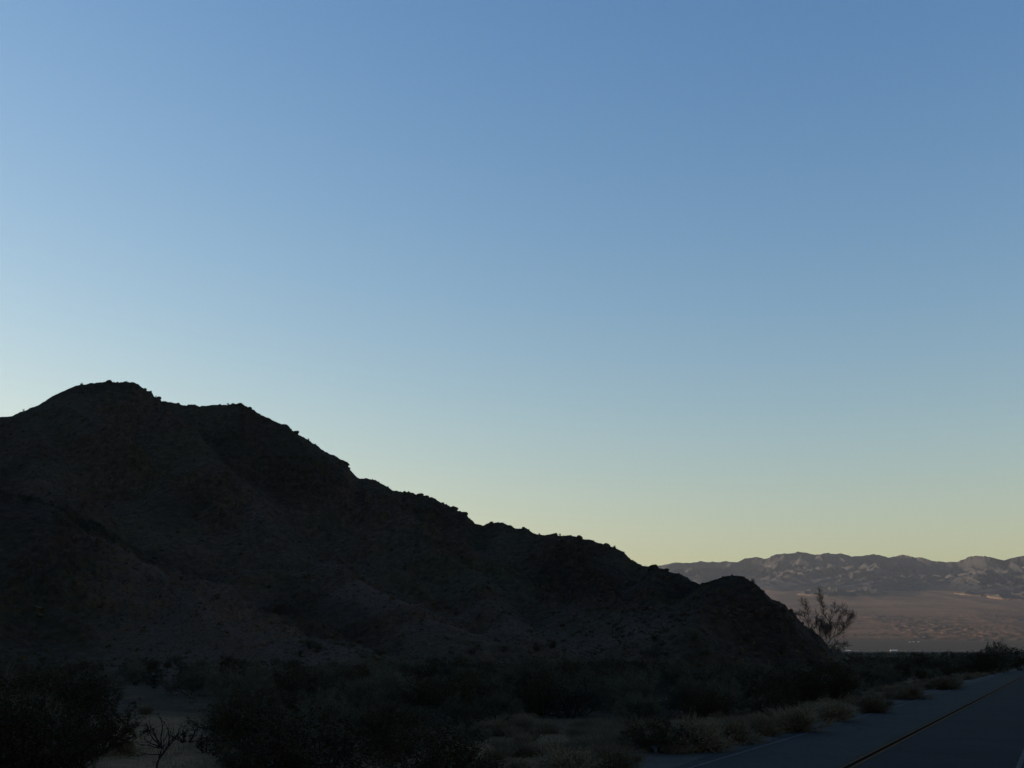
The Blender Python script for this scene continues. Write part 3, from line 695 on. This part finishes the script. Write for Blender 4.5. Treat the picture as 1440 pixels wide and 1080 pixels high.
def hill_z(x, y):
    a_ = math.atan2(x, y); r_ = math.hypot(x, y); c = int(np.clip(np.searchsorted(haz, a_), 0, len(haz)-1)); rr_ = np.hypot(HX[:, c], HYY[:, c])
    return max(float(np.interp(r_, rr_, HZ[:, c])), gz(x, y))
CL = []; tries = 0
while len(CL) < 75 and tries < 4000:
    tries += 1; a_ = math.radians(random.uniform(-25, 15.5)); hb = float(np.interp(a_, haz, Bd)); d = hb-4+26*random.random()**1.8
    x, y = d*math.sin(a_), d*math.cos(a_)
    if free(x, y, 1.0): CL.append((x, y, d))
lab_f = 'grey green feathery shrub in the thicket between the road and the hill foot'
lab_c = 'dark creosote bush in the thicket between the road and the hill foot'
for x, y, d in TH:
    if random.random() < (.52 if d < 150 else .25): k, lab, g, sz = 'palo_verde', lab_f, 'feathery shrubs of the thicket', random.uniform(.6, .95)
    elif d < 90: k, lab, g, sz = 'creosote_bush', lab_c, 'creosote bushes of the thicket', random.uniform(.8, 1.25)
    else: k, lab, g, sz = 'far_bush', lab_c, 'creosote bushes of the thicket', random.uniform(.75, 1.2)
    P, M_, N_, h0, cat = K[k]
    put(k if k != 'far_bush' else 'creosote_bush', P, x, y, sz, lab, cat, g, M_, N_, random.uniform(1, 1.35))
for x, y, d in CL:
    k = 'palo_verde' if random.random() < .5 else 'far_bush'; P, M_, N_, h0, cat = K[k]
    e = put(k if k != 'far_bush' else 'creosote_bush', P, x, y, random.uniform(.4, .85), 'desert shrub growing on the lowest slope of the near hill', cat, 'shrubs on the lowest slope of the hill', M_, N_, random.uniform(1, 1.3)); e.location.z = hill_z(x, y)-.05
# --- tufts and low mounds along the road edge and on the grass strip
lab_t = 'straw coloured grass tuft in the grassy strip behind the roadside shrubs'
for i in range(46):
    for _ in range(30):
        px, py = random.uniform(660, 900), random.uniform(1018, 1062)
        if not (650 < px < 700 and py > 1040): break
    plant('straw_tuft', px, py, random.uniform(16, 26), lab_t, 'grass tufts of the grassy strip', 1.5)
lab_e = 'low tawny shrub in the line edging the road'
for i in range(140):
    s = 33+(i/140)**1.25*300+random.uniform(-1.2, 1.2); l = -10.0-.25*(s < 60)-random.random()**1.6*3.0; x, y = xy(s, l)
    P, M_, N_, h0, cat = K['bursage']
    put('bursage', P, x, y, random.uniform(.35, 1.1), lab_e, cat, 'low shrubs edging the road', M_, N_, random.uniform(1.1, 1.6))
lab_g = 'pale straw coloured grass tuft in the band of dry grass edging the road'
for i in range(225):
    s = 31+(i/225)**1.5*270+random.uniform(-1, 1); x, y = xy(s, -9.7-random.random()**1.3*4.6)
    P, M_, N_, h0, cat = K['straw_tuft']; put('straw_tuft', P, x, y, random.uniform(.45, 1.0), lab_g, cat, 'straw grass edging the road', M_, N_, random.uniform(1.3, 2.0))
# far thicket that reads as one dark mass, beyond the bushes one can tell apart
fm = MB(); n = 0
while n < 1500:
    s = random.uniform(380, 1050); l = -12-random.random()*330; x, y = xy(s, l)
    z = gz(x, y); h = random.uniform(1.6, 3.4)+1.2*(random.random() < .12); m_ = 26
    C = np.stack([rng.normal(0, 1.0, m_), rng.normal(0, 1.0, m_), np.abs(rng.normal(0, .5, m_))*h*.8], 1); C[:, 2] = np.minimum(C[:, 2], h)
    fm.leaves(C+np.array([x, y, z]), rng.uniform(.4, 1.0, m_)); n += 1
tag(link('scrub', fm.mesh('scrub'), m_creo_l), 'dark far scrub that reads as one band beyond the roadside bushes', 'scrub', None, 'stuff')

# --- dry grass and litter on the ground near the road: nobody could count it
fm = MB(); B = []
while len(B) < 15000:
    d = 22+70*random.random()**1.5; a_ = math.radians(random.uniform(-26, 25)); x, y = d*math.sin(a_), d*math.cos(a_)
    l = l_of(x, y)
    if l > -10.6: continue
    if perlin(np.array([x/3.0]), np.array([y/3.0]))[0] < random.uniform(-.25, .35): continue
    B.append((x, y))
B = np.array(B); zz = ground_z(B[:, 0], B[:, 1]); B = np.column_stack([B, zz-.01])
v = in_view
B2_ = np.repeat(B, 3, 0)+rng.normal(size=(len(B)*3, 3))*[.06, .06, 0]
D = rng.normal(size=B2_.shape)*.4+[0, 0, 1]; D /= np.linalg.norm(D, axis=1)[:, None]
fm.slivers(B2_, D, rng.uniform(.06, .24, len(B2_)), .009)
tag(link('dry_grass', fm.mesh('dry_grass'), m_straw), 'sparse dry straw coloured grass on the ground between the bushes', 'grass', None, 'stuff')

# ------------------------------------------------------------------ the open crowned tree at the end of the hill
tx, ty = base_at(1166, 966); td = math.hypot(tx, ty); SC = .95*td/F/9.4      # metres per traced unit (outline measured at 9.4 units to a photo pixel)
ta = math.atan2(tx, ty); e1 = np.array([math.cos(ta), -math.sin(ta), 0]); e2 = np.array([math.sin(ta), math.cos(ta), 0])
FOOT = (515, 1440)
tree = bpy.data.objects.new('desert_tree', None); COL.objects.link(tree); tree.location = (tx, ty, gz(tx, ty)-.05)
tag(tree, 'open crowned leafless looking tree at the right end of the dark hill', 'tree')
def TP(u, v_, dep): return e1*(u-FOOT[0])*SC+e2*dep*SC+np.array([0, 0, (FOOT[1]-v_)*SC*.965])
LIMBS = [  # (radius in cm at start, points (u, v, depth))
 (9, [(515, 1450, 0), (520, 1250, 10), (500, 1080, 0), (512, 960, 10), (505, 880, 0)]),
 (6, [(512, 960, 10), (440, 860, -40), (390, 790, -60), (345, 730, -70), (322, 650, -60), (290, 560, -80)]),
 (3, [(290, 560, -80), (262, 500, -70), (215, 462, -90), (160, 458, -80)]),
 (3.5, [(290, 560, -80), (305, 470, -100), (300, 410, -90), (278, 340, -110), (240, 285, -100)]),
 (5, [(505, 880, 0), (512, 780, 40), (508, 690, 50), (480, 600, 60), (450, 540, 70)]),
 (6, [(505, 880, 0), (560, 790, 20), (575, 680, 30), (572, 560, 10), (520, 470, 0), (495, 400, -10), (485, 320, 0), (465, 240, 0), (462, 150, 10)]),
 (3, [(572, 560, 10), (600, 490, 40), (632, 430, 60), (655, 360, 60)]),
 (5, [(540, 830, 10), (600, 755, 50), (680, 710, 80), (735, 640, 90), (770, 570, 80), (830, 510, 90), (880, 470, 90)]),
 (3.5, [(600, 755, 50), (640, 650, -60), (690, 530, -90), (735, 450, -90), (752, 360, -100)]),
 (3, [(690, 530, -90), (760, 470, -120), (800, 440, -120)]),
 (3, [(680, 710, 80), (730, 695, 60), (760, 640, 60), (800, 590, 60)]),
 (4, [(505, 900, 0), (570, 860, 70), (640, 850, 110), (700, 880, 130), (750, 870, 120)]),
 (3.5, [(505, 880, 0), (470, 780, 110), (430, 680, 150), (400, 590, 170)]),
 (3, [(345, 730, -70), (370, 640, -130), (400, 560, -140), (410, 480, -140)]),
 (3.5, [(512, 960, 10), (560, 930, -50), (620, 930, -90), (660, 960, -100)]),
]
tb = MB(); tf = MB(); TW = []
trunk_mb = MB()
for li, (r0, pts) in enumerate(LIMBS):
    P = np.array([TP(*p) for p in pts]); Q_ = []
    for i in range(len(P)-1):
        for f in (0, .34, .67): Q_.append(P[i]*(1-f)+P[i+1]*f+(rng.normal(size=3)*.03 if f else 0))
    Q_.append(P[-1]); Q_ = np.array(Q_); R_ = np.linspace(r0, max(r0*.2, .8), len(Q_))*.0058
    (trunk_mb if li == 0 else tb).tube(Q_, R_, 6)
    if li == 0: continue
    for i in range(3, len(Q_)):
        for k in range(4):
            d0 = unit(Q_[i]-Q_[i-1]); T, d2 = curve(Q_[i], unit(d0*.8+rdir(.35)*.9), rng.uniform(.25, .62), 4, .35, .15); tb.tube(T, np.linspace(.010, .003, 5), 3); TW.append(T)
            T2, _ = curve(T[2], unit(d2+rdir(.2)*.8), rng.uniform(.18, .38), 4, .35, .1); tb.tube(T2, np.linspace(.008, .003, 5), 3); TW.append(T2)
TW = np.array(TW)
i = rng.integers(0, len(TW), 9500); j = rng.integers(1, 5, 9500); B = TW[i, j]; dd = TW[i, j]-TW[i, j-1]; dd /= np.linalg.norm(dd, axis=1)[:, None]+1e-9
D = dd+rng.normal(size=B.shape)*.45+[0, 0, .2]; D /= np.linalg.norm(D, axis=1)[:, None]
tf.slivers(B, D, rng.uniform(.12, .38, len(B)), .009)
link('trunk', trunk_mb.mesh('trunk'), m_palo_s, tree); link('branches', tb.mesh('branches'), m_palo_s, tree); link('twigs', tf.mesh('twigs'), m_tree_l, tree)
# dense clumps (mistletoe) hanging in the crown
for (u, v_, dp, rad, n) in ((505, 640, 20, 105, 2600), (470, 590, 60, 60, 900), (560, 620, -20, 60, 900), (462, 215, 0, 42, 420), (490, 300, 0, 28, 160), (845, 475, 90, 50, 500), (300, 520, -80, 34, 260), (660, 590, -60, 50, 420), (600, 900, 80, 70, 900), (640, 960, 0, 60, 700), (705, 500, -90, 28, 160)):
    c = TP(u, v_, dp); mm = MB(); n = int(n*.7); q_ = rng.normal(size=(n, 3)); q_ /= np.linalg.norm(q_, axis=1)[:, None]
    rr = rad*SC*rng.random(n)[:, None]**.6*(1+.35*np.sin(q_[:, :1]*5+u)); B = c+q_*rr*[1, 1, 1.15]
    D = q_+rng.normal(size=(n, 3))*.7; D /= np.linalg.norm(D, axis=1)[:, None]
    mm.slivers(B, D, rng.uniform(.08, .26, n), .012)
    link('twig_clump', mm.mesh('twig_clump'), m_tree_l, tree)

# ------------------------------------------------------------------ rocks on the hill
def rock_mesh(name, seed, jag=.35):
    import bmesh
    bm = bmesh.new(); bmesh.ops.create_icosphere(bm, subdivisions=2, radius=1)
    r_ = np.random.default_rng(seed); pl = [unit(r_.normal(size=3)) for _ in range(9)]; dl = r_.uniform(.55, .85, 9)
    for v in bm.verts:
        p = np.array(v.co)
        for n_, d_ in zip(pl, dl):
            k = p@n_
            if k > d_: p = p-n_*(k-d_)
        v.co = p*(1+.04*r_.normal())
    me = bpy.data.meshes.new(name); bm.to_mesh(me); bm.free(); me.materials.append(m_hill); return me
RK_M = [rock_mesh('boulder%d' % i, i) for i in range(5)]
# the ledge jutting from the ridge
ld = ray(484, 650); c = crest(math.atan2(ld[0], ld[1])); 
led = bpy.data.objects.new('rock_ledge', rock_mesh('rock_ledge', 11)); COL.objects.link(led)
dist = math.hypot(c[0], c[1]); tl = ld/math.hypot(ld[0], ld[1])*dist
led.location = (tl[0], tl[1], EYE+tl[2]-.4); led.scale = (2.6, 2.2, .9); led.rotation_euler = (0, math.radians(16), math.radians(15))
tag(led, 'flat rock ledge jutting out from the hill ridge at the notch', 'rock')
crag_px = [140, 152, 174, 192, 201, 213, 222, 240, 256, 265, 283, 300, 320, 328, 334, 344, 358, 404, 411, 523, 531, 545, 562, 573, 590, 600, 622, 627, 638, 645, 652, 655, 660, 690, 705, 717, 735, 742, 775, 779, 801, 813, 833, 852, 862, 874, 887, 915, 930, 962, 1011, 1030, 1045, 1066, 1087, 1102, 1117, 1131]
for px in crag_px:
    dd = ray(px, 700); a_ = math.atan2(dd[0], dd[1]); p = crest(a_)
    o = bpy.data.objects.new('boulder', random.choice(RK_M)); COL.objects.link(o)
    s_ = (.35+(1.3 if px < 1000 else .35)*random.random()**2.6)*(.55+.45*np.hypot(p[0], p[1])/400)
    o.location = (p[0], p[1], p[2]-.25*s_); o.scale = (s_*random.uniform(.8, 1.4), s_, s_*random.uniform(.55, .95)); o.rotation_euler = (random.uniform(-.4, .4), random.uniform(-.4, .4), random.uniform(0, 6))
    tag(o, 'small dark boulder breaking the skyline of the near hill', 'boulder', 'boulders on the hill skyline')
for px in (20, 100, 165, 208, 312, 430, 786, 862, 905, 1052):
    dd = ray(px, 700); p = crest(math.atan2(dd[0], dd[1])); k = 'dead_shrub' if px % 2 else 'creosote_bush'
    P, M_, N_, h0, cat = K['far_bush' if k == 'creosote_bush' else k]; e = put(k, P, p[0], p[1], random.uniform(.35, .6), 'tiny shrub standing against the sky on the crest of the near hill', 'bush', 'tiny shrubs on the hill crest', M_, N_); e.location.z = p[2]-.05
# loose rubble and scattered brush on the slope: uncountable
rb = MB(); ic = RK_M[0]; iv = np.array([v.co for v in ic.vertices]); it_ = np.array([list(p.vertices) for p in ic.polygons])
cube = np.array([(x_, y_, z_) for x_ in (-1, 1) for y_ in (-1, 1) for z_ in (-1, 1)], float)
cq = np.array([(0, 1, 3, 2), (4, 6, 7, 5), (0, 4, 5, 1), (2, 3, 7, 6), (0, 2, 6, 4), (1, 5, 7, 3)])
for i in range(5200):
    a_ = math.radians(random.uniform(-26, 16)); p = hill_pt(a_, random.uniform(.02, 1.0)); s_ = .10+.42*random.random()**5
    M3 = np.array(Matrix.Rotation(random.uniform(0, 6), 3, Vector(rng.normal(size=3)).normalized()))
    rb.add((cube*rng.uniform(.6, 1.2, 3)*rng.uniform(.75, 1.15, (8, 3)))@M3.T*s_+p, cq)
tag(link('rubble', rb.mesh('rubble'), m_hill), 'loose stones strewn over the slope of the near hill', 'rubble', None, 'stuff')
fb = MB()
for i in range(1800):
    a_ = math.radians(random.uniform(-26, 16.5)); u_ = random.random()**1.3*.98; p = hill_pt(a_, u_); n_ = 22; h = random.uniform(.25, .65)
    C = rng.normal(size=(n_, 3))*[h*.45, h*.45, h*.32]; C[:, 2] = np.abs(C[:, 2])+.1
    fb.leaves(C+p, rng.uniform(.10, .26, n_))
tag(link('hillside_brush', fb.mesh('hillside_brush'), m_creo_l), 'small dark brush scattered over the slope of the near hill', 'brush', None, 'stuff')

# ------------------------------------------------------------------ white buildings far out on the valley floor
def building(px, dist, W, D_, H_, label, group=None):
    d = ray(px, 914); a_ = math.atan2(d[0], d[1]); x, y = dist*math.sin(a_), dist*math.cos(a_)
    e = bpy.data.objects.new('building', None); COL.objects.link(e); e.location = (x, y, gz(x, y)-.3); e.rotation_euler = (0, 0, math.radians(-12)); tag(e, label, 'building', group)
    def box(nm, x0, x1, y0, y1, z0, z1, m):
        b_ = MB(); b_.add([(a1, b1, c1) for a1 in (x0, x1) for b1 in (y0, y1) for c1 in (z0, z1)], cq); link(nm, b_.mesh(nm), m, e)
    box('wall', -W/2, W/2, -D_/2, D_/2, 0, H_, m_build)
    r_ = MB(); o_ = .6; rh = H_+D_*.16
    r_.add([(-W/2-o_, -D_/2-o_, H_), (W/2+o_, -D_/2-o_, H_), (W/2+o_, 0, rh), (-W/2-o_, 0, rh), (-W/2-o_, D_/2+o_, H_), (W/2+o_, D_/2+o_, H_)], [(0, 1, 2, 3), (3, 2, 5, 4), (0, 4, 5, 1)], [(0, 3, 4), (1, 5, 2)])
    link('roof', r_.mesh('roof'), m_roof, e)
    box('door', -W*.28, -W*.12, -D_/2-.15, -D_/2+.1, 0, H_*.7, m_dark)
    return e
building(1192.5, 3290, 13, 10, 2.6, 'pale low building at the near edge of the valley beside the tree')
building(1257, 3290, 18, 12, 3.0, 'pale low building on the valley floor right of the tree, the brightest')
for px, dd_, ww in ((1281, 4560, 9), (1286, 4580, 11), (1293, 4600, 12)):
    building(px, dd_, ww*.6, 6, 2.2, 'tiny pale building in the cluster at the foot of the badlands', 'tiny buildings at the foot of the badlands')

# ------------------------------------------------------------------ haze
HZD = .9e-5
if HZD:
    hb_ = MB(); x0, x1, y0, y1, z0, z1 = -22000, 22000, -6000, 62000, -80, 1500
    me = None
    V = [(a1, b1, c1) for a1 in (-61000, 61000) for b1 in (-61000, 61000) for c1 in (-60, 1150)]
    hb_.add(V, cq); m = bpy.data.materials.new('haze'); m.use_nodes = True; t = m.node_tree; t.nodes.clear()
    o_ = t.nodes.new('ShaderNodeOutputMaterial'); pv = t.nodes.new('ShaderNodeVolumePrincipled'); pv.inputs['Density'].default_value = HZD; pv.inputs['Color'].default_value = (.80, .88, 1.0, 1); pv.inputs['Anisotropy'].default_value = .2
    t.links.new(pv.outputs[0], o_.inputs['Volume'])
    tag(link('haze', hb_.mesh('haze'), m), kind='stuff')
